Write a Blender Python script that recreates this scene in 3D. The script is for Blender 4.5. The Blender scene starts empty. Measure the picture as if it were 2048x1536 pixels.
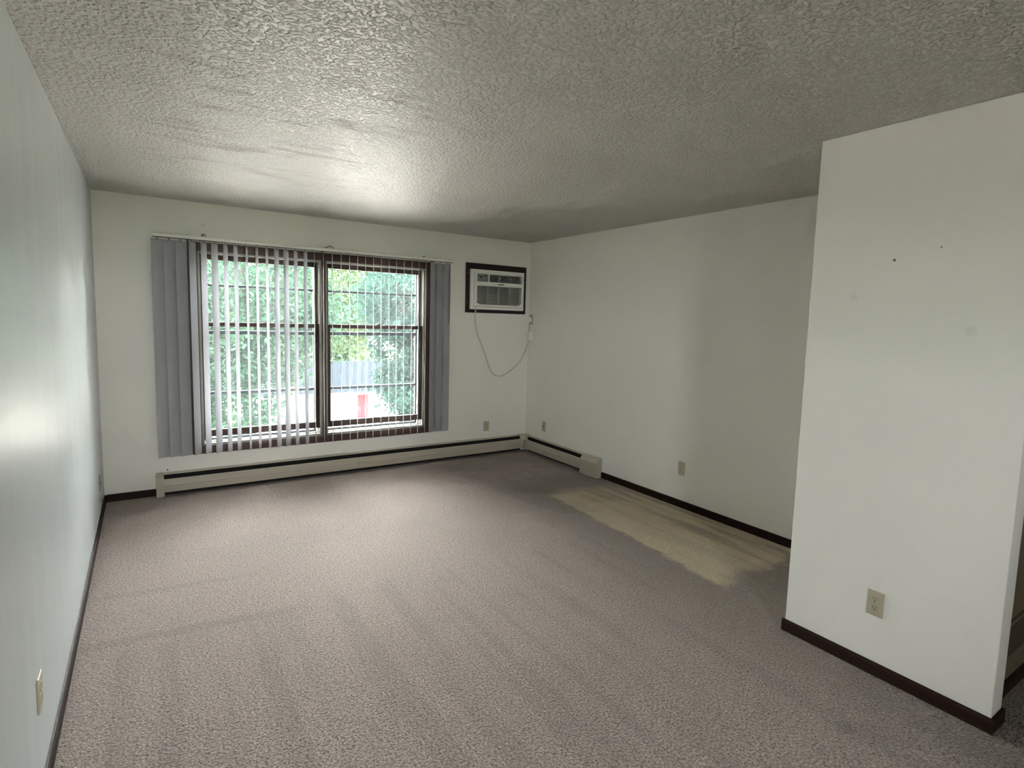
import bpy, math, random
import numpy as np
from mathutils import Matrix, Vector

random.seed(7)
rng = np.random.default_rng(7)
S = bpy.context.scene
COL = S.collection

# ------------------------------------------------------------------ camera
F_PX, YAW, PITCH, ROLL = 1124.79, 0.6008, -0.0986, 0.0295
CAM = Vector((0.3166, -5.5172, 1.5585))
PX, PY = 37.39, -18.11
fw = Vector((math.sin(YAW) * math.cos(PITCH), math.cos(YAW) * math.cos(PITCH), math.sin(PITCH)))
rt = fw.cross(Vector((0, 0, 1))).normalized()
up = rt.cross(fw)
r2 = rt * math.cos(ROLL) + up * math.sin(ROLL)
u2 = -rt * math.sin(ROLL) + up * math.cos(ROLL)
cd = bpy.data.cameras.new('camera')
cd.sensor_fit = 'HORIZONTAL'
cd.sensor_width = 36.0
cd.lens = F_PX * 36.0 / 2048.0
cd.shift_x = -PX / 2048.0
cd.shift_y = PY / 2048.0
cd.clip_start = 0.02
cd.clip_end = 500
cam = bpy.data.objects.new('camera', cd)
COL.objects.link(cam)
M = Matrix((r2, u2, -fw)).transposed().to_4x4()
M.translation = CAM
cam.matrix_world = M
S.camera = cam

# ------------------------------------------------------------------ sky, sun, exposure
SKY_STRENGTH = 46.0
SUN_STRENGTH = 32.0
EXPOSURE = 0.78
w = bpy.data.worlds.new('sky')
S.world = w
w.use_nodes = True
bg = w.node_tree.nodes['Background']
bg.inputs['Color'].default_value = (0.985, 0.985, 1.0, 1)      # bright, evenly overcast sky
bg.inputs['Strength'].default_value = SKY_STRENGTH
sd = bpy.data.lights.new('sun', 'SUN')
sd.energy = SUN_STRENGTH
sd.angle = math.radians(6)
sd.color = (1.0, 0.97, 0.9)
sun = bpy.data.objects.new('sun', sd)
COL.objects.link(sun)
sun.rotation_euler = Vector((-0.35, 0.62, -0.85)).to_track_quat('-Z', 'Y').to_euler()   # high, from behind the building
pd = bpy.data.lights.new('window_portal', 'AREA')              # sampling portal over the window opening, gives no light itself
pd.shape = 'RECTANGLE'
pd.size, pd.size_y = 2.05, 1.66
pd.cycles.is_portal = True
por = bpy.data.objects.new('window_portal', pd)
COL.objects.link(por)
por.location = (1.71, 0.215, 1.22)
por.rotation_euler = (math.radians(-90), 0, 0)
pd2 = pd.copy()
pd2.size, pd2.size_y = 0.58, 0.85
por2 = bpy.data.objects.new('fill_window_portal', pd2)
COL.objects.link(por2)
por2.location = (0.59, -7.765, 1.525)
por2.rotation_euler = (math.radians(90), 0, 0)
S.view_settings.view_transform = 'Standard'
S.view_settings.look = 'None'
S.view_settings.gamma = 1.0
S.view_settings.use_curve_mapping = False
S.view_settings.exposure = EXPOSURE
S.cycles.use_denoising = True
S.cycles.max_bounces = 8
S.cycles.diffuse_bounces = 6
S.cycles.glossy_bounces = 3
S.cycles.transmission_bounces = 4
S.cycles.use_adaptive_sampling = True
S.cycles.adaptive_threshold = 0.07
S.cycles.adaptive_min_samples = 20
S.cycles.transparent_max_bounces = 16
S.cycles.caustics_reflective = False
S.cycles.caustics_refractive = False
S.cycles.sample_clamp_indirect = 30.0

# ------------------------------------------------------------------ node helpers
class NT:
    def __init__(self, name):
        self.mat = bpy.data.materials.new(name)
        self.mat.use_nodes = True
        self.t = self.mat.node_tree
        self.t.nodes.clear()
        self.out = self.t.nodes.new('ShaderNodeOutputMaterial')
        self._pos = None

    def node(self, typ, ins=None, **props):
        n = self.t.nodes.new('ShaderNode' + typ)
        for k, v in props.items():
            setattr(n, k, v)
        for k, v in (ins or {}).items():
            self.set(n.inputs[k], v)
        return n

    def set(self, sock, v):
        if isinstance(v, bpy.types.NodeSocket):
            self.t.links.new(v, sock)
        elif isinstance(v, (tuple, list)):
            v = tuple(v)
            if sock.type == 'RGBA' and len(v) == 3:
                v = v + (1,)
            sock.default_value = v
        else:
            sock.default_value = v

    def pos(self):
        if self._pos is None:
            self._pos = self.node('NewGeometry').outputs['Position']
        return self._pos

    def xyz(self):
        s = self.node('SeparateXYZ', {0: self.pos()})
        return s.outputs[0], s.outputs[1], s.outputs[2]

    def math(self, op, a, b=0.0, c=0.0):
        return self.node('Math', {0: a, 1: b, 2: c}, operation=op).outputs[0]

    def scaled(self, sc):
        return self.node('VectorMath', {0: self.pos(), 1: sc}, operation='MULTIPLY').outputs[0]

    def noise(self, scale, detail=2.0, rough=0.5, vec=None):
        return self.node('TexNoise', {'Vector': vec or self.pos(), 'Scale': scale, 'Detail': detail, 'Roughness': rough}).outputs[0]

    def smooth(self, v, a, b):
        n = self.node('MapRange', {'Value': v, 'From Min': a, 'From Max': b, 'To Min': 0.0, 'To Max': 1.0}, interpolation_type='SMOOTHSTEP')
        return n.outputs[0]

    def rng(self, v, a, b, c, d):
        return self.node('MapRange', {'Value': v, 'From Min': a, 'From Max': b, 'To Min': c, 'To Max': d}).outputs[0]

    def mix(self, f, a, b, blend='MIX'):
        n = self.t.nodes.new('ShaderNodeMix')
        n.data_type = 'RGBA'
        n.blend_type = blend
        self.set(n.inputs['Factor'], f)
        self.set(n.inputs[6], a)
        self.set(n.inputs[7], b)
        return n.outputs[2]

    def bump(self, h, strength=0.3, dist=0.01):
        return self.node('Bump', {'Height': h, 'Strength': strength, 'Distance': dist}).outputs[0]

    def princ(self, col, rough=0.5, normal=None, spec=0.5, metal=0.0, **extra):
        d = {'Base Color': col, 'Roughness': rough, 'Metallic': metal, 'Specular IOR Level': spec}
        if normal is not None:
            d['Normal'] = normal
        d.update(extra)
        return self.node('BsdfPrincipled', d).outputs[0]

    def done(self, sh):
        self.t.links.new(sh, self.out.inputs[0])
        return self.mat


def simple(name, col, rough=0.5, spec=0.5, metal=0.0, var=0.06, scale=18.0, bump=0.0, bscale=200.0):
    n = NT(name)
    v = n.noise(scale, 3.0)
    lo = tuple(c * (1 - var) for c in col)
    hi = tuple(min(1, c * (1 + var)) for c in col)
    c = n.mix(v, lo, hi)
    nm = n.bump(n.noise(bscale, 2.0), bump, 0.002) if bump else None
    return n.done(n.princ(c, rough, nm, spec, metal))


# ------------------------------------------------------------------ materials
WALL = (0.87, 0.86, 0.80)

def wall_mat(name, rough=0.62, col=WALL, spec=0.35, marks=()):
    n = NT(name)
    c = n.mix(n.noise(1.3, 3.0), tuple(v * 0.97 for v in col), tuple(min(1, v * 1.03) for v in col))
    for (x, y, z, r, k, dc) in marks:                          # nail holes and scuffs
        d = n.node('VectorMath', {0: n.pos(), 1: (x, y, z)}, operation='DISTANCE').outputs['Value']
        m = n.math('MULTIPLY', n.math('SUBTRACT', 1.0, n.smooth(d, r * 0.5, r)), k)
        c = n.mix(m, c, dc)
    b = n.bump(n.noise(110.0, 1.0), 0.14, 0.004)
    return n.done(n.princ(c, rough, b, spec))

M_wall = wall_mat('wall_paint', marks=[(0.429, 0, 0.21, 0.009, 0.9, (0.05, 0.045, 0.04)), (0.735, 0, 2.26, 0.02, 0.15, (0.3, 0.28, 0.25))])
M_part = wall_mat('partition_paint', marks=[(2.998, -4.358, 1.859, 0.008, 0.9, (0.06, 0.05, 0.05)), (2.998, -4.659, 1.563, 0.025, 0.10, (0.25, 0.25, 0.2)),
                                            (2.998, -4.202, 1.701, 0.02, 0.12, (0.3, 0.28, 0.24)), (2.998, -4.53, 1.9, 0.005, 0.7, (0.08, 0.07, 0.07))])

def left_wall_mat():
    n = NT('gloss_wall_paint')
    st = n.noise(1.0, 3.0, 0.55, n.scaled((13, 13, 0.8)))       # vertical roller and drip streaks
    st2 = n.noise(1.0, 2.0, 0.5, n.scaled((5, 5, 0.5)))
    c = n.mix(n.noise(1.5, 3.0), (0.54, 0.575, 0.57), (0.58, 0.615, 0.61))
    h = n.math('ADD', n.math('MULTIPLY', st, 1.0), n.math('MULTIPLY', st2, 0.8))
    b = n.bump(h, 0.22, 0.008)
    rough = n.rng(st, 0.3, 0.7, 0.30, 0.44)
    return n.done(n.princ(c, rough, b, 0.30))
M_left = left_wall_mat()

def ceil_mat():
    n = NT('textured_ceiling')
    x, y, z = n.xyz()
    col = (0.55, 0.535, 0.49)
    sm = n.noise(1.0, 3.0, 0.6, n.scaled((3.0, 10.0, 1.0)))      # darker streaks drawn out along x
    zone = n.math('MULTIPLY', n.smooth(x, 0.1, 0.5), n.math('SUBTRACT', 1.0, n.smooth(x, 1.2, 1.9)))
    zone = n.math('MULTIPLY', zone, n.math('MULTIPLY', n.smooth(y, -3.6, -3.0), n.math('SUBTRACT', 1.0, n.smooth(y, -1.6, -0.9))))
    s = n.math('MULTIPLY', n.smooth(sm, 0.50, 0.70), zone)
    c = n.mix(n.noise(1.1, 3.0), tuple(v * 0.96 for v in col), tuple(v * 1.04 for v in col))
    c = n.mix(n.math('MULTIPLY', s, 0.42), c, (0.31, 0.28, 0.245))
    blob = n.smooth(n.noise(62.0, 2.0, 0.5), 0.42, 0.62)        # sprayed knock-down texture
    h = blob
    b = n.bump(h, 1.0, 0.0072)
    r = n.math('ADD', 0.41, n.math('MULTIPLY', s, 0.2))
    return n.done(n.princ(c, r, b, 0.23))
M_ceil = ceil_mat()

def carpet_mat():
    n = NT('carpet')
    x, y, z = n.xyz()
    wob = n.math('MULTIPLY', n.math('SUBTRACT', n.noise(3.0, 3.0), 0.5), 0.22)
    wob2 = n.math('MULTIPLY', n.math('SUBTRACT', n.noise(9.0, 3.0), 0.5), 0.10)
    xs = n.math('ADD', n.math('ADD', x, wob), wob2)
    ys = n.math('ADD', n.math('ADD', y, wob), wob2)
    spk = n.noise(105.0, 2.0, 0.65)
    med = n.noise(26.0, 1.0, 0.6)
    base = n.mix(n.smooth(spk, 0.3, 0.7), (0.18, 0.139, 0.113), (0.56, 0.457, 0.388))
    # lay of the pile left by the vacuum: bands along the room, lanes across it
    lanes = n.noise(1.0, 2.0, 0.5, n.scaled((7.5, 0.35, 1.0)))
    big = n.noise(1.7, 2.0, 0.6)
    near = n.math('SUBTRACT', 1.0, n.smooth(ys, -2.55, -2.40))
    lane = n.math('MULTIPLY', n.smooth(lanes, 0.50, 0.60), near)
    lay = n.math('ADD', n.math('MULTIPLY', lane, 0.17), n.math('MULTIPLY', n.smooth(big, 0.40, 0.7), 0.08))
    lay = n.math('ADD', lay, n.math('MULTIPLY', n.smooth(med, 0.45, 0.75), 0.10))
    # darker seam lines across the left half
    yl = n.math('ADD', n.math('ADD', y, n.math('MULTIPLY', x, 0.12)), n.math('MULTIPLY', wob2, 0.4))
    leftz = n.math('SUBTRACT', 1.0, n.smooth(x, 0.55, 1.05))
    for yy, hw, k in ((-2.38, 0.05, 0.22), (-1.86, 0.035, 0.16)):
        d = n.math('ABSOLUTE', n.math('SUBTRACT', yl, yy))
        lay = n.math('ADD', lay, n.math('MULTIPLY', n.math('MULTIPLY', n.math('SUBTRACT', 1.0, n.smooth(d, hw * 0.5, hw)), leftz), k))
    c = n.mix(lay, base, (0.12, 0.10, 0.085))
    # right side: darker, browner zone, then the paler yellowish strip beside the wall
    dark = n.math('MULTIPLY', n.smooth(xs, 2.2, 3.15), n.math('SUBTRACT', 1.0, n.smooth(ys, -1.3, -0.9)))
    c = n.mix(n.math('MULTIPLY', dark, 0.46), c, (0.13, 0.095, 0.06))
    xp = n.math('ADD', x, n.math('ADD', n.math('MULTIPLY', wob, 0.35), n.math('MULTIPLY', wob2, 1.3)))
    # strip edge slants slightly away from the wall
    xe = n.math('ADD', xp, n.math('MULTIPLY', n.math('ADD', y, 1.7), -0.07))
    patch = n.math('MULTIPLY', n.smooth(xe, 3.22, 3.28), n.math('MULTIPLY', n.smooth(ys, -3.55, -3.42), n.math('SUBTRACT', 1.0, n.smooth(ys, -1.75, -1.45))))
    st = n.noise(1.0, 2.0, 0.5, n.scaled((9.0, 0.8, 1.0)))
    far = n.smooth(x, 3.45, 3.75)
    str_ = n.math('MULTIPLY', n.smooth(st, 0.47, 0.60), n.math('ADD', 0.25, n.math('MULTIPLY', far, 0.6)))
    patch = n.math('MULTIPLY', patch, n.math('SUBTRACT', 1.0, n.math('MULTIPLY', str_, 0.75)))
    pc = n.mix(n.smooth(spk, 0.3, 0.7), (0.56, 0.455, 0.27), (0.80, 0.66, 0.42))
    c = n.mix(n.math('MULTIPLY', patch, 0.85), c, pc)
    # short light scratches near the partition
    sv = n.node('Mapping', {'Vector': n.pos(), 'Rotation': (0, 0, 0.75), 'Scale': (2.2, 22.0, 1.0)}).outputs[0]
    sc = n.noise(1.0, 1.0, 0.5, sv)
    zone = n.math('MULTIPLY', n.smooth(x, 2.9, 3.2), n.math('SUBTRACT', 1.0, n.smooth(ys, -3.6, -3.45)))
    c = n.mix(n.math('MULTIPLY', n.math('MULTIPLY', n.smooth(sc, 0.64, 0.72), zone), 0.5), c, (0.46, 0.39, 0.31))
    # small round stain in the foreground
    for (sx, sy, r_, k) in ((STX, STY, 0.05, 0.30), (STX + 0.1, STY - 0.08, 0.08, 0.12)):
        d = n.node('VectorMath', {0: n.pos(), 1: (sx, sy, 0)}, operation='DISTANCE').outputs['Value']
        d = n.math('ADD', d, n.math('MULTIPLY', wob2, 0.5))
        c = n.mix(n.math('MULTIPLY', n.math('SUBTRACT', 1.0, n.smooth(d, r_ * 0.3, r_)), k), c, (0.07, 0.05, 0.04))
    pits = n.smooth(n.math('MULTIPLY', n.noise(75.0, 1.0, 0.55), 1.0), 0.60, 0.72)
    h = n.math('SUBTRACT', spk, n.math('MULTIPLY', pits, 1.2))
    b = n.bump(h, 1.0, 0.013)
    return n.done(n.princ(c, 0.95, b, 0.12, **{'Sheen Weight': 0.4, 'Sheen Roughness': 0.5}))
STX, STY = 2.535, -4.535
M_carpet = carpet_mat()

def wood_mat(name, col, grain=0.35, rough=0.42, axis=2, spec=0.45):
    n = NT(name)
    sc = [55.0, 55.0, 55.0]
    sc[axis] = 2.5
    g = n.noise(1.0, 4.0, 0.6, n.scaled(tuple(sc)))
    c = n.mix(g, tuple(v * (1 - grain) for v in col), tuple(v * (1 + grain) for v in col))
    return n.done(n.princ(c, rough, n.bump(g, 0.1, 0.002), spec))
M_base_x = wood_mat('dark_baseboard_x', (0.027, 0.014, 0.009), axis=0, rough=0.6, spec=0.15)
M_base_y = wood_mat('dark_baseboard_y', (0.027, 0.014, 0.009), axis=1, rough=0.6, spec=0.15)
M_wood_x = wood_mat('brown_window_wood_x', (0.075, 0.038, 0.026), axis=0)
M_wood_z = wood_mat('brown_window_wood_z', (0.075, 0.038, 0.026), axis=2)
M_sash_x = wood_mat('brown_sash_x', (0.05, 0.028, 0.021), axis=0, rough=0.5, spec=0.2)
M_sash_z = wood_mat('brown_sash_z', (0.05, 0.028, 0.021), axis=2, rough=0.5, spec=0.2)
M_dwood = wood_mat('black_brown_trim', (0.022, 0.011, 0.010), axis=0)
M_vinyl = simple('white_vinyl', (0.30, 0.30, 0.26), 0.5, spec=0.12, var=0.03)
M_alu = simple('grey_aluminium', (0.045, 0.055, 0.062), 0.5, metal=0.0, spec=0.2, var=0.05)
M_beige = simple('beige_enamel', (0.50, 0.46, 0.37), 0.38, var=0.04, scale=6.0)
M_black = simple('black_gap', (0.012, 0.010, 0.010), 0.8, var=0.2)
M_fin = simple('dull_fin_metal', (0.016, 0.015, 0.014), 0.6, metal=0.5)
M_almond = simple('almond_plastic', (0.50, 0.46, 0.33), 0.35, var=0.03)
M_acw = simple('ac_white_plastic', (0.86, 0.87, 0.80), 0.4, var=0.03)
M_acgrey = simple('ac_grey_panel', (0.24, 0.26, 0.25), 0.45, var=0.05)
M_acdark = simple('ac_dark_recess', (0.05, 0.053, 0.05), 0.7)
M_aclouv = simple('ac_louver_grey', (0.62, 0.63, 0.56), 0.45, var=0.04)
M_cord = simple('cord_beige', (0.60, 0.58, 0.49), 0.5, var=0.05)
M_metal = simple('dark_hook_metal', (0.08, 0.07, 0.06), 0.35, metal=0.8)
M_screw = simple('screw_metal', (0.6, 0.58, 0.52), 0.3, metal=0.9)
M_chain = simple('bead_chain_metal', (0.10, 0.095, 0.085), 0.35, metal=0.6)
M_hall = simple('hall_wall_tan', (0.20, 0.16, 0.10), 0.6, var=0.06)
M_grille = simple('brown_grille', (0.08, 0.06, 0.035), 0.5, var=0.1)
M_siding = simple('exterior_siding', (0.55, 0.53, 0.48), 0.7, var=0.05)

def slat_mat():
    n = NT('vinyl_slat')
    c = n.mix(n.noise(30.0, 2.0, 0.5, n.scaled((1, 1, 0.15))), (0.38, 0.385, 0.40), (0.43, 0.435, 0.45))
    p = n.princ(c, 0.6, None, 0.04)
    t = n.node('BsdfTranslucent', {'Color': (0.72, 0.74, 0.76, 1)}).outputs[0]
    return n.done(n.node('MixShader', {0: 0.025, 1: p, 2: t}).outputs[0])
M_slat = slat_mat()

def glass_mat():
    n = NT('dusty_window_glass')
    tr = n.node('BsdfTransparent', {'Color': (0.975, 0.987, 0.983, 1)}).outputs[0]
    gl = n.node('BsdfGlossy', {'Color': (1, 1, 1, 1), 'Roughness': 0.02}).outputs[0]
    fr = n.node('Fresnel', {'IOR': 1.45}).outputs[0]
    a = n.node('MixShader', {0: n.math('MULTIPLY', fr, 0.5), 1: tr, 2: gl}).outputs[0]
    ds = n.node('BsdfTranslucent', {'Color': (0.72, 0.86, 0.82, 1)}).outputs[0]
    dust = n.math('ADD', 0.0008, n.math('MULTIPLY', n.noise(4.0, 3.0), 0.002))
    return n.done(n.node('MixShader', {0: dust, 1: a, 2: ds}).outputs[0])
M_glass = glass_mat()

def leaf_mat(name, dark, light):
    n = NT(name)
    v = n.smooth(n.noise(0.9, 2.0), 0.3, 0.7)
    v2 = n.noise(7.0, 2.0)
    c = n.mix(n.math('MULTIPLY', n.math('ADD', v, v2), 0.5), dark, light)
    d = n.princ(c, 0.6, None, 0.04)
    t = n.node('BsdfTranslucent', {'Color': c}).outputs[0]
    return n.done(n.node('MixShader', {0: 0.42, 1: d, 2: t}).outputs[0])
M_leafA = leaf_mat('leaf_green', (0.0045, 0.016, 0.010), (0.020, 0.044, 0.024))
M_leafB = leaf_mat('leaf_yellow_green', (0.010, 0.021, 0.008), (0.034, 0.049, 0.018))
M_leafC = leaf_mat('leaf_deep_green', (0.004, 0.014, 0.0115), (0.014, 0.036, 0.027))
M_bark = simple('bark', (0.022, 0.020, 0.018), 0.9, var=0.4, scale=9.0, bump=0.5, bscale=25.0, spec=0.03)
M_lot = simple('pale_concrete', (0.42, 0.39, 0.36), 0.9, var=0.08, scale=1.2)
M_grass = simple('lawn', (0.10, 0.19, 0.06), 0.95, var=0.35, scale=3.0, spec=0.03)
M_roof = simple('blue_grey_shingle', (0.0018, 0.0030, 0.0048), 0.8, var=0.12, scale=5.0, spec=0.03)
M_white = simple('white_siding', (0.80, 0.77, 0.72), 0.7, var=0.03)
M_red = simple('red_door_paint', (0.09, 0.007, 0.009), 0.5, var=0.08, spec=0.03)
M_post = simple('mauve_post', (0.05, 0.04, 0.045), 0.6, spec=0.03)

# ------------------------------------------------------------------ mesh helpers
class MB:
    def __init__(self):
        self.v, self.f = [], []

    def add(self, vs, fs):
        b = len(self.v)
        self.v += [tuple(p) for p in vs]
        self.f += [tuple(b + i for i in q) for q in fs]
        return self

    def box(self, a, b):
        x0, y0, z0 = (min(a[i], b[i]) for i in range(3))
        x1, y1, z1 = (max(a[i], b[i]) for i in range(3))
        return self.add([(x0, y0, z0), (x1, y0, z0), (x1, y1, z0), (x0, y1, z0), (x0, y0, z1), (x1, y0, z1), (x1, y1, z1), (x0, y1, z1)],
                        [(0, 3, 2, 1), (4, 5, 6, 7), (0, 1, 5, 4), (1, 2, 6, 5), (2, 3, 7, 6), (3, 0, 4, 7)])

    def prism(self, poly, axis, a, b):
        """poly: 2-D outline in the two remaining axes (in axis order), pulled from a to b along axis"""
        def P(q, t):
            c = list(q)
            c.insert(axis, t)
            return tuple(c)
        n = len(poly)
        vs = [P(q, a) for q in poly] + [P(q, b) for q in poly]
        fs = [tuple(range(n))[::-1], tuple(range(n, 2 * n))]
        fs += [(i, (i + 1) % n, n + (i + 1) % n, n + i) for i in range(n)]
        return self.add(vs, fs)

    def tube(self, pts, r, seg=8):
        pts = [Vector(p) for p in pts]
        rr = r if isinstance(r, (list, tuple)) else [r] * len(pts)
        vs, fs = [], []
        for i, p in enumerate(pts):
            d = (pts[min(i + 1, len(pts) - 1)] - pts[max(i - 1, 0)]).normalized()
            h = Vector((0, 0, 1)) if abs(d.z) < 0.9 else Vector((1, 0, 0))
            a = d.cross(h).normalized()
            b = d.cross(a)
            for k in range(seg):
                t = 2 * math.pi * k / seg
                vs.append(p + (a * math.cos(t) + b * math.sin(t)) * rr[i])
        for i in range(len(pts) - 1):
            for k in range(seg):
                k2 = (k + 1) % seg
                fs.append((i * seg + k, i * seg + k2, (i + 1) * seg + k2, (i + 1) * seg + k))
        fs.append(tuple(range(seg))[::-1])
        fs.append(tuple(range((len(pts) - 1) * seg, len(pts) * seg)))
        return self.add(vs, fs)

    def disc(self, c, r, axis, t, seg=16):
        """short cylinder along axis, from c by t"""
        a = list(c)
        e = list(c)
        e[axis] += t
        return self.tube([a, e], r, seg)


import bmesh

def wloc(o):
    v = Vector(o.location)
    while o.parent:
        o = o.parent
        v += Vector(o.location)
    return v


def obj(name, mb, mat, parent=None, bevel=0.0, smooth=False):
    v = np.array(mb.v, dtype=float)
    if parent is not None:
        org = np.array(wloc(parent))
    else:
        lo, hi = v.min(0), v.max(0)
        org = np.array([(lo[0] + hi[0]) / 2, (lo[1] + hi[1]) / 2, lo[2]])
    me = bpy.data.meshes.new(name)
    me.from_pydata((v - org).tolist(), [], mb.f)
    bm = bmesh.new()
    bm.from_mesh(me)
    bmesh.ops.recalc_face_normals(bm, faces=bm.faces)
    if bevel:
        bmesh.ops.bevel(bm, geom=list(bm.edges), offset=bevel, segments=2, affect='EDGES', clamp_overlap=True, profile=0.6)
    bm.to_mesh(me)
    bm.free()
    if smooth:
        for p in me.polygons:
            p.use_smooth = True
    me.materials.append(mat)
    o = bpy.data.objects.new(name, me)
    COL.objects.link(o)
    if parent is not None:
        o.parent = parent
    else:
        o.location = org
    return o


def empty(name, loc, parent=None):
    o = bpy.data.objects.new(name, None)
    o.empty_display_size = 0.1
    COL.objects.link(o)
    if parent is not None:
        o.parent = parent
        o.location = Vector(loc) - wloc(parent)
    else:
        o.location = loc
    return o


def tag(o, label=None, cat=None, group=None, kind=None):
    if label: o['label'] = label
    if cat: o['category'] = cat
    if group: o['group'] = group
    if kind: o['kind'] = kind
    return o


def struct(o):
    o['kind'] = 'structure'
    return o


def box(a, b):
    return MB().box(a, b)

# ------------------------------------------------------------------ room shell
H = 2.44
W = 4.043
XP, YQ, YR = 2.998, -3.995, -4.856       # partition face and its two ends
XP2, YH = 3.112, -4.80                   # partition back, hall wall face
YB, XE = -7.6, 5.6                       # far ends of the room behind the camera
T = 0.16

struct(obj('floor', box((-T, YB - T, -0.2), (XE + T, T + 0.05, 0)), M_carpet))
struct(obj('ceiling', box((-T, YB - T, H), (XE + T, T + 0.05, H + 0.2)), M_ceil))
struct(obj('wall_left', box((-T, YB, 0), (0, 0, H)), M_left))
# window wall with openings for the window and the air conditioner sleeve
OX0, OX1, OZ0, OZ1 = 0.685, 2.735, 0.385, 2.05
AX0, AX1, AZ0, AZ1 = 3.235, 3.945, 1.635, 2.10
wb = MB()
D2 = 0.21
wb.box((-T, 0, 0), (OX0, D2, H))
wb.box((OX0, 0, 0), (OX1, D2, OZ0)).box((OX0, 0, OZ1), (OX1, D2, H))
wb.box((OX1, 0, 0), (AX0, D2, H))
wb.box((AX0, 0, 0), (AX1, D2, AZ0)).box((AX0, 0, AZ1), (AX1, D2, H))
wb.box((AX1, 0, 0), (W + T, D2, H))
struct(obj('wall_back', wb, M_wall))
struct(obj('wall_right', box((W, YQ - 0.02, 0), (W + T, 0, H)), M_wall))
pb = MB()
pb.prism([(XP, YR), (XP2, YR), (XP2, YQ - 0.11), (W, YQ - 0.11), (W, YQ), (XP, YQ)], 2, 0, H)
struct(obj('wall_partition', pb, M_part, bevel=0.004))
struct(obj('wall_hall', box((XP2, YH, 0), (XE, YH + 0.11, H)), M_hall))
struct(obj('wall_east', box((XE, YB, 0), (XE + T, YH + 0.11, H)), M_wall))
RW = (0.30, 0.88, 1.10, 1.95)              # opening added behind the camera for fill light: x0, x1, z0, z1
rw = MB().box((-T, YB - T, 0), (RW[0], YB, H)).box((RW[1], YB - T, 0), (XE + T, YB, H))
rw.box((RW[0], YB - T, 0), (RW[1], YB, RW[2])).box((RW[0], YB - T, RW[3]), (RW[1], YB, H))
struct(obj('wall_rear', rw, M_wall))

BB, BT = 0.060, 0.012
def bprof(h=BB, t=BT):
    return [(0, 0), (t, 0), (t, h - 0.012), (t * 0.55, h - 0.003), (0.001, h)]
# a moulding run along one wall: profile (out, up)
def base_run(axis, a, b, wall, sign):
    mb = MB()
    if axis == 0:
        mb.prism([(wall + sign * p, q) for p, q in bprof()], 0, a, b)
    else:
        mb.prism([(wall + sign * p, q) for p, q in bprof()], 1, a, b)
    return mb
struct(obj('baseboard_left', base_run(1, YB, 0, 0, 1), M_base_y))
struct(obj('baseboard_back', base_run(0, BT, 0.345, 0, -1), M_base_x))
struct(obj('baseboard_right', base_run(1, YQ, -1.392, W, -1), M_base_y))
bp = base_run(1, YR - BT, YQ + BT, XP, -1)
struct(obj('baseboard_partition', bp, M_base_y))
bp2 = base_run(0, XP, XP2 + BT, YR, -1)
struct(obj('baseboard_partition_end', bp2, M_base_x))
struct(obj('baseboard_return', base_run(1, YR, YH - BT, XP2, 1), M_base_y))
struct(obj('baseboard_hall', base_run(0, XP2 + BT, XE, YH, -1), M_base_x))
struct(obj('baseboard_rear', base_run(0, 0, XE, YB, 1), M_base_x))

# low return-air grille on the hall wall
g = tag(empty('return_grille', (3.40, YH, 0.17)), 'low brown return-air grille on the dim hall wall past the white partition', 'grille')
fr = MB()
fr.box((3.20, YH - 0.012, 0.17), (3.545, YH, 0.185)).box((3.20, YH - 0.012, 0.325), (3.545, YH, 0.34))
fr.box((3.20, YH - 0.012, 0.185), (3.215, YH, 0.325)).box((3.53, YH - 0.012, 0.185), (3.545, YH, 0.325))
obj('frame', fr, M_hall, g)
obj('backing', box((3.215, YH - 0.003, 0.185), (3.53, YH - 0.0005, 0.325)), M_grille, g)
for i in range(8):
    z = 0.19 + i * 0.017
    obj('slat', MB().prism([(YH - 0.010, z), (YH - 0.009, z - 0.002), (YH - 0.003, z + 0.008), (YH - 0.004, z + 0.010)], 0, 3.216, 3.529), M_grille, g)

# ------------------------------------------------------------------ window
tr = struct(empty('trim_1', (1.71, 0, 0.322)))
CY = -0.016
obj('casing_side', box((0.613, CY, 0.322), (0.688, -0.0005, 2.118)), M_wood_z, tr, 0.003)
obj('casing_side', box((2.732, CY, 0.322), (2.802, -0.0005, 2.118)), M_wood_z, tr, 0.003)
obj('casing_head', box((0.688, CY, 2.047), (2.732, -0.0005, 2.118)), M_wood_x, tr, 0.003)
obj('casing_sill', box((0.688, CY, 0.322), (2.732, -0.0005, 0.388)), M_wood_x, tr, 0.003)
obj('mullion', box((1.686, CY, 0.388), (1.724, 0.14, 2.047)), M_wood_z, tr, 0.003)

def sash(win, name, x0, x1, y0, y1, z0, z1, top, bot, stile):
    s = empty(name, ((x0 + x1) / 2, y0, z0), win)
    obj('top_rail', box((x0 + stile, y0, z1 - top), (x1 - stile, y1, z1)), M_sash_x, s, 0.003)
    obj('bottom_rail', box((x0 + stile, y0, z0), (x1 - stile, y1, z0 + bot)), M_sash_x, s, 0.003)
    obj('stile', box((x0, y0, z0), (x0 + stile, y1, z1)), M_sash_z, s, 0.003)
    obj('stile', box((x1 - stile, y0, z0), (x1, y1, z1)), M_sash_z, s, 0.003)
    ym = (y0 + y1) / 2
    obj('pane', box((x0 + stile - 0.002, ym - 0.002, z0 + bot - 0.002), (x1 - stile + 0.002, ym + 0.002, z1 - top + 0.002)), M_glass, s)
    return s

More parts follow.
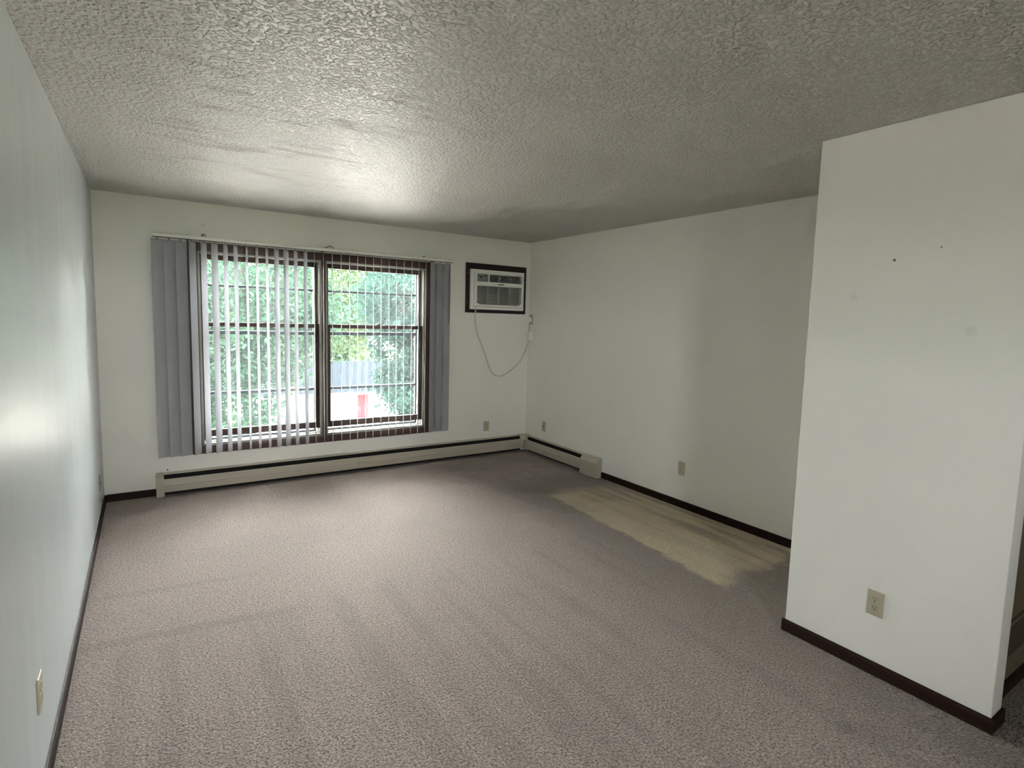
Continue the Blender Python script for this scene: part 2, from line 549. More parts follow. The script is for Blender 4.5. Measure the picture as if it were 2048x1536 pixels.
for k, (x0, x1) in enumerate(((0.688, 1.686), (1.724, 2.732))):
    win = struct(empty('window_%d' % (k + 1), ((x0 + x1) / 2, 0, 0.388)))
    jt = 0.014
    # white vinyl jamb liners with sash tracks
    for xa, sg in ((x0, 1), (x1, -1)):
        j = MB()
        j.box((xa, 0.001, 0.40), (xa + sg * jt * 0.6, 0.145, 2.047))
        for yy in (0.004, 0.068, 0.112):
            j.box((xa + sg * jt * 0.5, yy, 0.40), (xa + sg * (jt + 0.004), yy + 0.005, 2.047))
        obj('jamb_liner', j, M_vinyl, win)
    obj('head_liner', box((x0 + jt, 0.001, 2.032), (x1 - jt, 0.145, 2.047)), M_vinyl, win)
    sl = MB().prism([(0.0005, 0.3885), (0.0005, 0.408), (0.03, 0.410), (0.15, 0.392), (0.20, 0.386), (0.20, 0.3855)], 0, x0, x1)
    for yy in (0.028, 0.062, 0.1):
        sl.box((x0 + jt, yy, 0.395), (x1 - jt, yy + 0.004, 0.413))
    obj('sill', sl, M_vinyl, win)
    up_ = sash(win, 'upper_sash', x0 + 0.011, x1 - 0.011, 0.076, 0.108, 1.415, 2.030, 0.045, 0.035, 0.036)
    lo_ = sash(win, 'lower_sash', x0 + 0.011, x1 - 0.011, 0.030, 0.064, 0.458, 1.455, 0.036, 0.060, 0.042)
    # sash lock on the meeting rail
    xc = (x0 + x1) / 2 + 0.03
    lk = MB().box((xc - 0.03, 0.036, 1.4555), (xc + 0.03, 0.058, 1.463)).disc((xc, 0.047, 1.463), 0.011, 2, 0.012)
    lk.tube([(xc, 0.047, 1.471), (xc + 0.02, 0.033, 1.473), (xc + 0.034, 0.028, 1.473)], 0.004, 6)
    obj('sash_lock', lk, M_metal, win)
    # aluminium storm window outside
    st = empty('storm_window', ((x0 + x1) / 2, 0.155, 0.388), win)
    a0, a1 = x0 + 0.016, x1 - 0.016
    obj('storm_side', box((a0, 0.155, 0.393), (a0 + 0.022, 0.178, 2.045)), M_alu, st)
    obj('storm_side', box((a1 - 0.022, 0.155, 0.393), (a1, 0.178, 2.045)), M_alu, st)
    for z, hh in ((2.03, 0.03), (1.772, 0.022), (1.362, 0.034), (0.822, 0.026), (0.408, 0.028)):
        obj('storm_rail', box((a0 + 0.022, 0.155, z - hh / 2), (a1 - 0.022, 0.178, z + hh / 2)), M_alu, st, 0.003)
    pull = MB()
    pull.tube([(xc + 0.012 * math.cos(t), 0.152, 1.383 + 0.012 * math.sin(t)) for t in np.linspace(0, math.pi, 9)], 0.0025, 6)
    obj('storm_pull', pull, M_metal, st)
    for za, zb in ((0.422, 0.809), (0.835, 1.345), (1.379, 1.761), (1.783, 2.015)):
        obj('storm_pane', box((a0 + 0.02, 0.1655, za - 0.003), (a1 - 0.02, 0.1685, zb + 0.003)), M_glass, st)

# unseen window added behind the camera to let in fill daylight
w3 = struct(empty('window_3', (0.59, YB - 0.1, RW[2])))
ry = YB - 0.1
for xa, xb, za, zb, nm in ((RW[0], RW[0] + 0.05, RW[2], RW[3], 'stile'), (RW[1] - 0.05, RW[1], RW[2], RW[3], 'stile'), (RW[0] + 0.05, RW[1] - 0.05, RW[2], RW[2] + 0.05, 'rail'),
                           (RW[0] + 0.05, RW[1] - 0.05, RW[3] - 0.05, RW[3], 'rail'), (RW[0] + 0.05, RW[1] - 0.05, 1.51, 1.55, 'rail')):
    obj(nm, box((xa, ry, za), (xb, ry + 0.05, zb)), M_sash_z, w3)
obj('pane', box((RW[0] + 0.05, ry + 0.02, RW[2] + 0.05), (RW[1] - 0.05, ry + 0.024, 1.51)), M_glass, w3)
obj('pane', box((RW[0] + 0.05, ry + 0.02, 1.55), (RW[1] - 0.05, ry + 0.024, RW[3] - 0.05)), M_glass, w3)

# ------------------------------------------------------------------ vertical blind
vb = tag(empty('vertical_blind', (1.695, -0.07, 2.125)), 'white vertical blind with narrow hanging slats turned open across the window', 'blind')
hr = MB().prism([(-0.092, 2.128), (-0.092, 2.150), (-0.084, 2.158), (-0.054, 2.158), (-0.046, 2.150), (-0.046, 2.128)], 0, 0.376, 3.014)
obj('headrail', hr, M_wall, vb)
obj('rail_slot', box((0.379, -0.078, 2.1245), (3.011, -0.062, 2.1278)), M_black, vb)
for xx in (0.62, 1.70, 2.80):
    obj('bracket', MB().box((xx - 0.012, -0.09, 2.1585), (xx + 0.012, -0.001, 2.161)).box((xx - 0.012, -0.004, 2.12), (xx + 0.012, -0.001, 2.161)), M_vinyl, vb)
SW, SH = 0.089, 1.775
def slat_mesh():
    mb = MB()
    n = 6
    top, bot = 0.0, -SH
    ring = []
    for i in range(n + 1):
        u = i / n - 0.5
        ring.append((u * SW, 0.003 * (1 - 4 * u * u) + 0.0006))
    for i in range(n, -1, -1):
        u = i / n - 0.5
        ring.append((u * SW, 0.003 * (1 - 4 * u * u) - 0.0006))
    mb.prism(ring, 2, bot, top)
    return mb
slats = [(0.413, 14.0), (0.492, 17.0), (0.571, 24.0), (0.649, 52.9), (0.73, 56.4), (0.808, 52.2), (0.889, 61.5), (0.966, 62.9), (1.05, 71.8), (1.13, 68.2), (1.21, 67.2), (1.287, 55.2), (1.367, 51.0), (1.449, 58.4), (1.53, 57.3), (1.609, 73.5), (1.691, 72.6), (1.769, 71.9), (1.851, 71.1), (1.931, 70.3), (2.006, 69.6), (2.083, 68.8), (2.162, 68.1), (2.236, 67.4), (2.317, 66.6), (2.394, 65.9), (2.472, 65.2), (2.557, 64.4), (2.632, 63.8), (2.709, 63.1), (2.79, 24.0), (2.868, 17.0), (2.947, 12.0)]
proto = stem0 = None
for i, (x, a) in enumerate(slats):
    if proto is None:
        o = obj('slat', slat_mesh(), M_slat, None)
        # put the mesh origin at the top of the slat
        me = o.data
        for v_ in me.vertices:
            v_.co.z -= SH
        proto = o
        sb = MB().box((-0.006, -0.001, -0.002), (0.006, 0.003, 0.012)).box((-0.003, -0.001, 0.011), (0.003, 0.002, 0.017))
        st_me = obj('hanger', sb, M_vinyl, None)
        for v_ in st_me.data.vertices:
            v_.co.z -= 0.002
        stem0 = st_me
    else:
        o = proto.copy()
        COL.objects.link(o)
    s_ = stem0 if i == 0 else stem0.copy()
    if i:
        COL.objects.link(s_)
    o.parent = vb
    o.location = (x - 1.695, 0.0 + 0.004 * math.sin(i * 2.1), 2.108 - 2.125)
    o.rotation_euler = (math.radians(random.uniform(-0.12, 0.12)), 0, math.radians(a))
    s_.parent = o
    s_.location = (0, 0.002, 0)
# beaded pull chain at the right end
ch = MB()
for i in range(44):
    z = 2.120 - i * 0.0145
    for dx in (-0.004, 0.004):
        ch.add(*[([(2.966 + dx + 0.0032 * p[0], -0.088 + 0.0032 * p[1], z + 0.0032 * p[2]) for p in ((1, 0, 0), (-1, 0, 0), (0, 1, 0), (0, -1, 0), (0, 0, 1.6), (0, 0, -1.6))]),
                 [(0, 2, 4), (2, 1, 4), (1, 3, 4), (3, 0, 4), (2, 0, 5), (1, 2, 5), (3, 1, 5), (0, 3, 5)]])
ch.tube([(2.962, -0.088, 2.126), (2.962, -0.088, 1.487)], 0.0011, 5)
ch.tube([(2.970, -0.088, 2.126), (2.970, -0.088, 1.487)], 0.0011, 5)
c_ = obj('pull_chain', ch, M_chain, vb)
c_['label'] = 'dark beaded pull chain'

# old curtain-rod hooks on the wall above the blind
def hook(x, z, pts, label):
    e = tag(empty('wall_hook', (x, 0, z)), label, 'hook', 'old hooks above the blind')
    obj('plate', MB().box((x - 0.012, -0.004, z - 0.006), (x + 0.004, -0.0005, z + 0.006)), M_metal, e, 0.001)
    obj('wire', MB().tube([(x + a, -0.004 - c, z + b) for a, b, c in pts], 0.0032, 6), M_metal, e)
hook(0.735, 2.172, [(-0.006, 0, 0), (-0.01, 0.006, 0.012), (0.002, 0.012, 0.018), (0.014, 0.008, 0.018), (0.018, -0.004, 0.014), (0.012, -0.009, 0.01)], 'tiny curled hook on the wall above the left end of the blind')
hook(1.735, 2.168, [(-0.01, 0, 0), (0.002, 0.002, 0.012), (0.016, 0.012, 0.02), (0.034, 0.016, 0.024), (0.052, 0.008, 0.024), (0.062, -0.012, 0.02), (0.06, -0.02, 0.016)], 'long curved wire hook on the wall above the middle of the blind')
hook(2.712, 2.168, [(-0.008, 0, 0), (-0.006, 0.003, 0.012), (0.003, 0.004, 0.016), (0.006, -0.004, 0.014)], 'stubby dark hook on the wall above the right end of the blind')

# ------------------------------------------------------------------ air conditioner
t2 = struct(empty('trim_2', (3.59, 0, 1.613)))
obj('casing_side', box((3.200, -0.018, 1.613), (3.246, -0.0005, 2.152)), M_dwood, t2, 0.002)
obj('casing_side', box((3.936, -0.018, 1.613), (3.982, -0.0005, 2.152)), M_dwood, t2, 0.002)
obj('casing_head', box((3.246, -0.018, 2.086), (3.936, -0.0005, 2.152)), M_dwood, t2, 0.002)
obj('casing_sill', box((3.246, -0.018, 1.613), (3.936, -0.0005, 1.650)), M_dwood, t2, 0.002)
for z in (1.72, 2.04):
    obj('screw', MB().disc((3.216, -0.018, z), 0.005, 1, -0.002, 10), M_screw, t2)
ac = tag(empty('air_conditioner', (3.59, 0, 1.64)), 'white through-wall air conditioner in a dark brown frame beside the window', 'air conditioner')
# sleeve flange
fl = MB()
fx0, fx1, fz0, fz1 = 3.247, 3.935, 1.651, 2.085
ux0, ux1, uz0, uz1 = 3.280, 3.905, 1.684, 2.050
fl.box((fx0, -0.045, fz0), (fx1, 0.0, uz0 - 0.004)).box((fx0, -0.045, uz1 + 0.004), (fx1, 0.0, fz1))
fl.box((fx0, -0.045, uz0 - 0.004), (ux0 - 0.004, 0.0, uz1 + 0.004)).box((ux1 + 0.004, -0.045, uz0 - 0.004), (fx1, 0.0, uz1 + 0.004))
obj('sleeve_flange', fl, M_acw, ac)
obj('cabinet', MB().box((ux0 - 0.003, -0.02, uz0 - 0.003), (ux1 + 0.003, 0.0, uz1 + 0.003)).box((AX0 + 0.001, 0.0, AZ0 + 0.001), (AX1 - 0.001, 0.34, AZ1 - 0.001)), M_acdark, ac)
UW, UH = ux1 - ux0, uz1 - uz0
def U(fx, fz):
    return ux0 + UW * fx, uz0 + UH * fz
FY = -0.078
fp = MB()
def rect(fa, fb, za, zb, y0=FY, y1=-0.02):
    a = U(fa, za)
    b = U(fb, zb)
    fp.box((a[0], y0, a[1]), (b[0], y1, b[1]))
rect(0, 1, 0.965, 1)                 # top edge
rect(0, 0.04, 0, 0.965)              # left edge
rect(0.965, 1, 0, 0.965)             # right edge
rect(0.04, 0.965, 0, 0.055)          # bottom edge
rect(0.04, 0.965, 0.615, 0.735)      # band between the grille and the vent
rect(0.265, 0.285, 0.735, 0.965)     # post beside the controls
# rounded lower corners of the grille opening
for cx, sg in ((0.04, 1), (0.965, -1)):
    x_, z_ = U(cx, 0.055)
    pts = [(x_, z_), (x_ + sg * 0.05, z_)] + [(x_ + sg * (0.05 - 0.05 * math.sin(t)), z_ + 0.05 - 0.05 * math.cos(t)) for t in np.linspace(0.15, math.pi / 2, 8)]
    fp.add([(p[0], FY, p[1]) for p in pts] + [(p[0], -0.02, p[1]) for p in pts],
           [tuple(range(len(pts))), tuple(range(len(pts), 2 * len(pts)))[::-1]] + [(i, (i + 1) % len(pts), len(pts) + (i + 1) % len(pts), len(pts) + i) for i in range(len(pts))])
fpo = obj('front_panel', fp, M_acw, ac)
a, b = U(0.04, 0.735), U(0.265, 0.965)
cp = obj('control_panel', box((a[0], -0.062, a[1]), (b[0], -0.021, b[1])), M_acgrey, ac)
for fx, fz, r in ((0.125, 0.87, 0.010), (0.215, 0.90, 0.008)):
    k = U(fx, fz)
    obj('knob', MB().disc((k[0], -0.0622, k[1]), r, 1, -0.012, 14), M_acdark, cp)
a, b = U(0.285, 0.735), U(0.965, 0.965)
vn = obj('vent_recess', box((a[0], -0.028, a[1]), (b[0], -0.021, b[1])), M_acdark, ac)
for i in range(7):
    z = a[1] + (b[1] - a[1]) * (i + 0.5) / 7
    obj('vent_louver', MB().prism([(-0.072, z - 0.0028), (-0.071, z - 0.0005), (-0.036, z + 0.0042), (-0.036, z + 0.0022)], 0, a[0], b[0]), M_aclouv, vn)
for f_ in (0.33, 0.66):
    xx = a[0] + (b[0] - a[0]) * f_
    obj('vent_vane', box((xx - 0.003, -0.066, a[1]), (xx + 0.003, -0.03, b[1])), M_acgrey, vn)
    obj('vent_tab', box((xx - 0.008, -0.076, (a[1] + b[1]) / 2 - 0.003), (xx + 0.006, -0.066, (a[1] + b[1]) / 2 + 0.005)), M_acw, vn)
a, b = U(0.04, 0.055), U(0.965, 0.615)
gr = obj('grille_recess', box((a[0], -0.026, a[1]), (b[0], -0.021, b[1])), M_acdark, ac)
NL = 21
for i in range(NL):
    z = a[1] + (b[1] - a[1]) * (i + 0.5) / NL
    obj('grille_louver', MB().prism([(-0.075, z - 0.0038), (-0.074, z - 0.0008), (-0.056, z + 0.0022), (-0.056, z - 0.0004)], 0, a[0], b[0]), M_aclouv, gr)
for f_ in (0.25, 0.5, 0.75):
    xx = a[0] + (b[0] - a[0]) * f_
    obj('grille_rib', box((xx - 0.002, -0.068, a[1]), (xx + 0.002, -0.03, b[1])), M_aclouv, gr)
n1, n2 = U(0.46, 0.665), U(0.58, 0.69)
obj('name_badge', box((n1[0], FY - 0.002, n1[1]), (n2[0], FY - 0.0002, n2[1])), M_acdark, ac)
l_ = U(0.052, 0.125)
rb = obj('round_badge', MB().disc((l_[0] + 0.002, FY + 0.001, l_[1]), 0.012, 1, -0.005, 18), M_acdark, ac)
ring = MB().tube([(l_[0] + 0.002 + 0.0085 * math.cos(t), FY - 0.0045, l_[1] + 0.0085 * math.sin(t)) for t in np.linspace(0, 2 * math.pi, 17)], 0.0012, 5)
obj('badge_ring', ring, M_acw, rb)
# power cord looping down to the leak-detector plug box at the corner outlet
def catmull(pts, n=8):
    P = [Vector(p) for p in pts]
    P = [2 * P[0] - P[1]] + P + [2 * P[-1] - P[-2]]
    out = []
    for i in range(1, len(P) - 2):
        for k in range(n):
            t = k / n
            out.append(0.5 * ((2 * P[i]) + (-P[i - 1] + P[i + 1]) * t + (2 * P[i - 1] - 5 * P[i] + 4 * P[i + 1] - P[i + 2]) * t * t + (-P[i - 1] + 3 * P[i] - 3 * P[i + 1] + P[i + 2]) * t ** 3))
    out.append(P[-2])
    return out
cpts = [(3.292, -0.048, 1.690), (3.300, -0.060, 1.660), (3.310, -0.040, 1.620), (3.320, -0.016, 1.56), (3.348, -0.012, 1.40), (3.415, -0.012, 1.25), (3.480, -0.012, 1.10), (3.520, -0.012, 0.995),
        (3.575, -0.012, 0.922), (3.650, -0.012, 0.898), (3.730, -0.012, 0.915), (3.830, -0.012, 0.975), (3.930, -0.016, 1.065), (3.985, -0.025, 1.17), (4.012, -0.045, 1.275), (4.020, -0.055, 1.325)]
cord = obj('power_cord', MB().tube(catmull(cpts), 0.0062, 8), M_cord, ac, smooth=True)
pbx = MB().prism([(-0.028, -0.045), (0.028, -0.045), (0.034, -0.038), (0.034, 0.038), (0.028, 0.045), (-0.028, 0.045), (-0.034, 0.038), (-0.034, -0.038)], 0, -0.016, 0.016)
Rm = Matrix.Rotation(math.radians(-28), 4, 'X')
pv = MB()
pv.add([tuple(Rm @ Vector(q) + Vector((4.018, -0.082, 1.362))) for q in pbx.v], pbx.f)
obj('plug_box', pv, M_acw, cord, 0.002)
obj('plug_lead', MB().tube(catmull([(4.02, -0.062, 1.405), (4.024, -0.052, 1.45), (4.020, -0.056, 1.50), (4.016, -0.06, 1.53)]), 0.005, 8), M_cord, cord, smooth=True)
obj('plug', MB().prism([(-0.082, 1.525), (-0.04, 1.525), (-0.035, 1.55), (-0.042, 1.582), (-0.08, 1.582), (-0.087, 1.55)], 0, 4.004, 4.031), M_acw, cord, 0.003)

# ------------------------------------------------------------------ outlets and jacks
def outlet(label, origin, nrm, kind='duplex', cat='outlet', mat=M_almond):
    """origin: plate centre on the wall; nrm: wall normal (unit, axis aligned)"""
    n = Vector(nrm)
    s = Vector((0, 0, 1)).cross(n)
    O = Vector(origin)
    def L(u, v, d):
        return tuple(O + s * u + Vector((0, 0, 1)) * v + n * d)
    def lbox(u0, u1, v0, v1, d0, d1):
        return MB().box(L(u0, v0, d0), L(u1, v1, d1))
    e = tag(empty('wall_outlet' if kind == 'duplex' else 'wall_jack', tuple(O - Vector((0, 0, 0.0575)))), label, cat)
    pl = MB()
    q = [(-0.035, -0.0575), (0.035, -0.0575), (0.035, 0.0575), (-0.035, 0.0575)]
    qi = [(u * 0.9, v * 0.94) for u, v in q]
    pl.add([L(u, v, 0.0005) for u, v in q] + [L(u, v, 0.003) for u, v in q] + [L(u, v, 0.0062) for u, v in qi],
           [(0, 1, 2, 3), (8, 9, 10, 11)] + [(i, (i + 1) % 4, 4 + (i + 1) % 4, 4 + i) for i in range(4)] + [(4 + i, 4 + (i + 1) % 4, 8 + (i + 1) % 4, 8 + i) for i in range(4)])
    obj('plate', pl, mat, e)
    if kind == 'duplex':
        for c in (-0.0195, 0.0195):
            poly = []
            for t in np.linspace(0, 2 * math.pi, 20, endpoint=False):
                u, v = 0.0172 * math.cos(t), 0.0172 * math.sin(t)
                poly.append((u, max(-0.0135, min(0.0135, v)) + c))
            mb = MB().add([L(u, v, 0.0058) for u, v in poly] + [L(u, v, 0.0085) for u, v in poly],
                          [tuple(range(20)), tuple(range(20, 40))] + [(i, (i + 1) % 20, 20 + (i + 1) % 20, 20 + i) for i in range(20)])
            r = obj('receptacle', mb, mat, e)
            obj('slot', lbox(-0.0075, -0.0052, c + 0.000, c + 0.009, 0.0084, 0.0089), M_black, r)
            obj('slot', lbox(0.0052, 0.0075, c + 0.001, c + 0.008, 0.0084, 0.0089), M_black, r)
            obj('ground_hole', lbox(-0.0025, 0.0025, c - 0.009, c - 0.0045, 0.0084, 0.0089), M_black, r)
        obj('screw', lbox(-0.003, 0.003, -0.003, 0.003, 0.006, 0.0075), M_screw, e)
    else:
        obj('jack_port', lbox(-0.008, 0.008, -0.007, 0.009, 0.006, 0.0085), M_black, e)
        for v in (-0.042, 0.042):
            obj('screw', lbox(-0.003, 0.003, v - 0.003, v + 0.003, 0.0058, 0.0075), M_screw, e)
    return e
outlet('almond duplex outlet on the window wall below the looped cord', (3.500, 0, 0.328), (0, -1, 0))
outlet('almond duplex outlet in the middle of the long right wall', (W, -2.391, 0.334), (-1, 0, 0))
outlet('large near almond duplex outlet low on the projecting white partition', (XP, -4.410, 0.329), (-1, 0, 0))
outlet('duplex outlet seen edge-on low on the glossy left wall', (0, -3.278, 0.340), (1, 0, 0))
outlet('duplex outlet high in the corner with the air conditioner plugged in', (W, -0.058, 1.555), (-1, 0, 0))
outlet('small jack plate with one dark port low on the right wall above the heater', (W, -0.380, 0.343), (-1, 0, 0), 'jack', 'jack')
outlet('jack plate low on the left wall near the window corner', (0, -0.435, 0.273), (1, 0, 0), 'jack', 'jack', M_vinyl)

# ------------------------------------------------------------------ baseboard heaters
HD, HZ = 0.070, 0.192
def heater_profile_parts(axis, a, b, wall, sign, parent, joints=()):
    """sheet-metal parts swept along axis from a to b; depth runs from the wall by sign"""
    def sweep(poly, t0, t1):
        return MB().prism([(wall + sign * p, q) for p, q in poly], axis, t0, t1)
    obj('back_plate', sweep([(0.0005, 0.012), (0.004, 0.012), (0.004, HZ), (0.0005, HZ)], a, b), M_beige, parent)
    obj('inner_shade_sheet', sweep([(0.0042, 0.001), (0.0055, 0.001), (0.0055, HZ - 0.004), (0.0042, HZ - 0.004)], a, b), M_black, parent)  # black sheet colours in the shade inside the heater
    # top hood: flat strip from the wall that turns down a little at the lip
    obj('top_hood', sweep([(0.004, HZ), (0.034, HZ - 0.004), (0.037, HZ - 0.012), (0.035, HZ - 0.012), (0.033, HZ - 0.006), (0.004, HZ - 0.003)], a, b), M_beige, parent)
    obj('heating_element', sweep([(0.006, 0.045), (0.058, 0.045), (0.058, 0.125), (0.006, 0.125)], a + 0.01, b - 0.01), M_fin, parent)
    cuts = [a] + list(joints) + [b]
    for i in range(len(cuts) - 1):
        t0, t1 = cuts[i] + (0.0008 if i else 0), cuts[i + 1] - (0.0008 if i < len(cuts) - 2 else 0)
        obj('front_panel', sweep([(0.066, 0.040), (HD, 0.038), (HD, 0.088), (HD + 0.002, 0.094), (HD, 0.100), (HD - 0.004, 0.140), (HD - 0.010, 0.148), (HD - 0.014, 0.147), (HD - 0.008, 0.138), (0.066, 0.10)], t0, t1), M_beige, parent)

h1 = tag(empty('baseboard_heater', (2.2, -0.035, 0)), 'long beige baseboard heater running below the window', 'heater', 'beige baseboard heaters')
heater_profile_parts(0, 0.400, 3.972, 0, -1, h1, joints=(2.02,))
cap_poly = [(0.0005, 0.0), (HD + 0.003, 0.0), (HD + 0.003, 0.142), (HD - 0.008, 0.162), (0.036, HZ + 0.002), (0.0005, HZ + 0.003)]
obj('end_cap', MB().prism([(-p, q) for p, q in cap_poly], 0, 0.345, 0.402), M_beige, h1, 0.003)
# inside corner piece: a mitred cover filling the corner between the two runs
cz = HZ + 0.003
cn = MB()
q0 = [(W - 0.001, -0.001), (W - 0.105, -0.001), (W - 0.105, -0.036), (W - 0.036, -0.105), (W - 0.001, -0.105)]
cn.add([(x, y, cz) for x, y in q0] + [(x, y, cz - 0.012) for x, y in q0], [(0, 1, 2, 3, 4), (9, 8, 7, 6, 5)] + [(i, (i + 1) % 5, 5 + (i + 1) % 5, 5 + i) for i in range(5)])
cn.add([(W - 0.105, -0.036, cz - 0.002), (W - 0.036, -0.105, cz - 0.002), (W - HD - 0.003, -HD - 0.030, 0.142), (W - HD - 0.030, -HD - 0.003, 0.142),
        (W - 0.105, -0.036, 0.142), (W - 0.036, -0.105, 0.142)], [(0, 1, 2, 3), (0, 3, 4), (1, 5, 2)])
cn.add([(W - HD - 0.030, -HD - 0.003, 0.142), (W - HD - 0.003, -HD - 0.030, 0.142), (W - HD - 0.003, -HD - 0.012, 0.038), (W - HD - 0.012, -HD - 0.003, 0.038), (W - HD, -HD, 0.142), (W - HD, -HD, 0.038)],
       [(0, 1, 2, 3), (0, 4, 1), (3, 2, 5)])
obj('corner_cover', cn, M_beige, h1)

h2 = tag(empty('baseboard_heater', (W - 0.035, -0.75, 0)), 'short beige baseboard heater on the right wall ending in a wide cap', 'heater', 'beige baseboard heaters')
heater_profile_parts(1, -1.200, -0.072, W, -1, h2)
obj('end_cap', MB().prism([(W - p, q) for p, q in cap_poly], 1, -1.390, -1.125), M_beige, h2, 0.004)

# ------------------------------------------------------------------ outdoors
GZ = -5.4
struct(obj('ground', box((-110, -110, GZ - 0.3), (110, 110, GZ)), M_grass))
struct(obj('parking_lot', box((-40, -60, GZ), (40, 31.5, GZ + 0.03)), M_lot))
# our own building's outer face below and above this storey
struct(obj('wall_exterior', MB().box((-8, 0.0, GZ), (12, D2, -0.2)).box((-8, 0.0, -0.2), (-T, D2, 5.2)).box((W + T, 0.0, -0.2), (12, D2, 5.2)).box((-T, 0.0, H + 0.2), (W + T, D2, 5.2)), M_siding))

hs = tag(empty('garage_building', (10.2, 32.0, GZ)), 'white garage with a blue-grey roof and red door beyond the parking lot', 'building')
hx0, hx1, hy0, hy1 = 5.2, 15.5, 30.0, 38.0
ez = -3.25
obj('wall', MB().box((hx0, hy0, GZ), (11.30, hy0 + 0.2, ez)).box((11.98, hy0, GZ), (hx1, hy0 + 0.2, ez)).box((11.30, hy0, -3.55), (11.98, hy0 + 0.2, ez)).box((hx0, hy0 + 0.2, GZ), (hx0 + 0.2, hy1, ez)).box((hx1 - 0.2, hy0 + 0.2, GZ), (hx1, hy1, ez)).box((hx0, hy1, GZ), (hx1, hy1 + 0.2, ez)), M_white, hs)
for i in range(8):
    z = GZ + 0.15 + i * 0.255
    obj('siding_board', MB().prism([(hy0 - 0.03, z), (hy0 - 0.001, z + 0.245), (hy0 - 0.001, z)], 0, hx0, 11.22), M_white, hs)
    obj('siding_board', MB().prism([(hy0 - 0.03, z), (hy0 - 0.001, z + 0.245), (hy0 - 0.001, z)], 0, 12.06, hx1), M_white, hs)
dr = obj('door', box((11.32, hy0 + 0.02, GZ + 0.03), (11.96, hy0 + 0.08, -3.57)), M_red, hs)
obj('door_knob', MB().disc((11.40, hy0 + 0.02, GZ + 1.0), 0.04, 1, -0.05, 10), M_metal, dr)
for xx in (11.23, 11.97):
    obj('door_post', box((xx, hy0 - 0.05, GZ), (xx + 0.09, hy0 + 0.02, -3.45)), M_post, hs)
rf = obj('roof', MB().prism([(hy0 - 0.5, ez - 0.05), (34.0, -1.70), (hy1 + 0.7, ez - 0.05), (hy1 + 0.7, ez - 0.17), (34.0, -1.85), (hy0 - 0.5, ez - 0.17)], 0, hx0 - 0.4, hx1 + 0.4), M_roof, hs)
obj('fascia', box((hx0 - 0.4, hy0 - 0.54, ez - 0.22), (hx1 + 0.4, hy0 - 0.501, ez - 0.05)), M_post, rf)

def tree(label, base, trunk_r, crowns, leaves, size, mat, branches=10, seed=1):
    """crowns: list of (centre, radii, weight); leaves gather in clumps near each crown's shell"""
    r = np.random.default_rng(seed)
    e = tag(empty('tree', base), label, 'tree', 'trees outside the window')
    top = Vector(crowns[0][0])
    tk = MB()
    b = Vector(base)
    mid = b.lerp(top, 0.5) + Vector((0.15, 0.1, 0))
    tk.tube(catmull([b - Vector((0, 0, 0.0)), b.lerp(mid, 0.5), mid, top, top + Vector((0, 0, 0.6 * crowns[0][1][2]))], 4), list(np.linspace(trunk_r, trunk_r * 0.25, 17)), 9)
    for i in range(branches):
        c, rad, _ = crowns[i % len(crowns)]
        d = Vector(r.normal(size=3)).normalized()
        d.z = abs(d.z) * 0.6
        s = mid.lerp(top, 0.55 + 0.45 * r.random())
        tip = Vector((c[0] + d.x * rad[0] * 0.85, c[1] + d.y * rad[1] * 0.85, c[2] + d.z * rad[2] * 0.85))
        m2 = s.lerp(tip, 0.5) + Vector((0, 0, 0.15))
        tk.tube([s, m2, tip], [trunk_r * 0.35, trunk_r * 0.2, trunk_r * 0.06], 6)
    obj('trunk', tk, M_bark, e, smooth=True)
    wsum = sum(c[2] for c in crowns)
    P = []
    for c, rad, wgt in crowns:
        nl = int(leaves * wgt / wsum)
        ncl = max(12, nl // 110)
        d = r.normal(size=(ncl, 3))
        d /= np.linalg.norm(d, axis=1)[:, None]
        rr = r.uniform(0.35, 1.0, ncl) ** 0.5
        cl = np.array(c) + d * rr[:, None] * np.array(rad)
        idx = r.integers(0, ncl, nl)
        cs = 0.20 * (rad[0] + rad[1] + rad[2]) / 3
        P.append(cl[idx] + r.normal(size=(nl, 3)) * np.array([cs, cs, cs * 0.7]))
    P = np.concatenate(P)
    n = len(P)
    nrm = r.normal(size=(n, 3)) + np.array([0, 0, 0.9])
    nrm /= np.linalg.norm(nrm, axis=1)[:, None]
    ref = r.normal(size=(n, 3))
    u = np.cross(nrm, ref)
    u /= np.linalg.norm(u, axis=1)[:, None]
    v = np.cross(nrm, u)
    L_ = size * r.uniform(0.7, 1.3, n)[:, None]
    V = np.empty((n, 6, 3))                        # a leaf: pointed hexagon folded along its midrib
    V[:, 0] = P - u * L_ * 0.5
    V[:, 1] = P - u * L_ * 0.12 + v * L_ * 0.30 + nrm * L_ * 0.08
    V[:, 2] = P + u * L_ * 0.25 + v * L_ * 0.22 + nrm * L_ * 0.08
    V[:, 3] = P + u * L_ * 0.6
    V[:, 4] = P + u * L_ * 0.25 - v * L_ * 0.22 + nrm * L_ * 0.08
    V[:, 5] = P - u * L_ * 0.12 - v * L_ * 0.30 + nrm * L_ * 0.08
    V = V.reshape(-1, 3) - np.array(base)
    me = bpy.data.meshes.new('foliage')
    nf = n * 2
    me.vertices.add(n * 6)
    me.vertices.foreach_set('co', V.ravel())
    k = np.arange(n)[:, None] * 6
    loops = np.concatenate([k + np.array([0, 3, 2, 1]), k + np.array([0, 5, 4, 3])], axis=1).reshape(-1)
    me.loops.add(len(loops))
    me.loops.foreach_set('vertex_index', loops.astype(np.int32))
    me.polygons.add(nf)
    me.polygons.foreach_set('loop_start', (np.arange(nf) * 4).astype(np.int32))
    me.update(calc_edges=True)
    me.materials.append(mat)
    o = bpy.data.objects.new('foliage', me)
    COL.objects.link(o)
    o.parent = e
    o['kind'] = 'stuff'
    return e

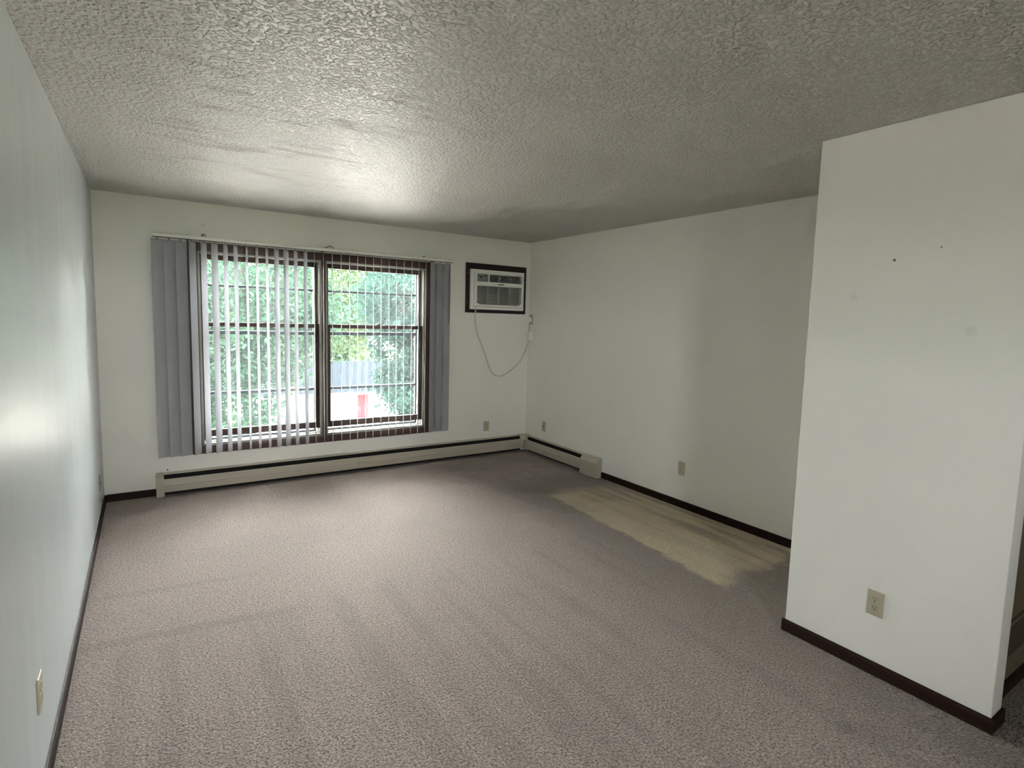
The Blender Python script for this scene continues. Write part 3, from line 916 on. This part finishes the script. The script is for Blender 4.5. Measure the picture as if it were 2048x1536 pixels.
tree('broad leafy tree close outside the left half of the window', (2.2, 9.8, GZ), 0.22,
     [((2.2, 9.3, 1.6), (2.0, 1.9, 1.7), 5), ((1.2, 9.0, 0.4), (1.1, 1.2, 1.5), 2), ((3.0, 9.4, 0.9), (0.8, 1.0, 1.2), 1.2), ((2.0, 9.0, -0.7), (0.9, 1.0, 0.8), 1)], 24000, 0.115, M_leafA, seed=3)
tree('yellow-green tree behind the garage roof in the middle of the view', (5.4, 21.8, GZ), 0.25,
     [((6.0, 22.0, 1.7), (2.2, 2.0, 2.0), 1.2), ((8.0, 21.0, 2.2), (2.8, 2.4, 2.3), 3)], 14000, 0.19, M_leafB, seed=5)
tree('deep green tree outside the right edge of the window', (7.4, 12.4, GZ), 0.26,
     [((7.5, 12.2, 2.2), (1.5, 1.7, 1.8), 3), ((8.0, 12.0, -0.6), (1.15, 1.4, 1.7), 2.2), ((6.9, 12.6, 1.1), (0.6, 0.9, 1.0), 0.5), ((7.25, 12.2, -0.75), (0.62, 0.9, 0.85), 0.9)], 21000, 0.13, M_leafC, seed=8)
tree('bushy tree at the lower right of the window view, widened out of view to shade the blind', (7.2, 4.6, GZ), 0.2,
     [((6.35, 4.7, 1.6), (1.25, 1.1, 3.0), 3), ((8.6, 4.0, 1.6), (1.7, 1.3, 3.2), 3)], 15000, 0.15, M_leafC, seed=31)  # tree added to shade the slats; its right crown is out of view
for i, (x, y, rx, rz, cz_, mt, lab) in enumerate((
        (-4.5, 41.0, 3.6, 4.4, 1.6, M_leafA, 'far round tree at the left behind the nearest tree'),
        (4.6, 46.0, 3.6, 5.0, 1.6, M_leafC, 'far tall tree rising behind the garage left end'),
        (13.8, 44.0, 3.6, 4.0, 1.2, M_leafB, 'far yellowish tree rising behind the garage ridge'),
        (24.5, 46.0, 3.6, 4.6, 1.5, M_leafA, 'far green tree behind the garage right end'))):
    tree(lab, (x, y, GZ), 0.3, [((x, y, cz_), (rx, 3.0, rz), 1)], 6000, 0.40, mt, branches=6, seed=20 + i)
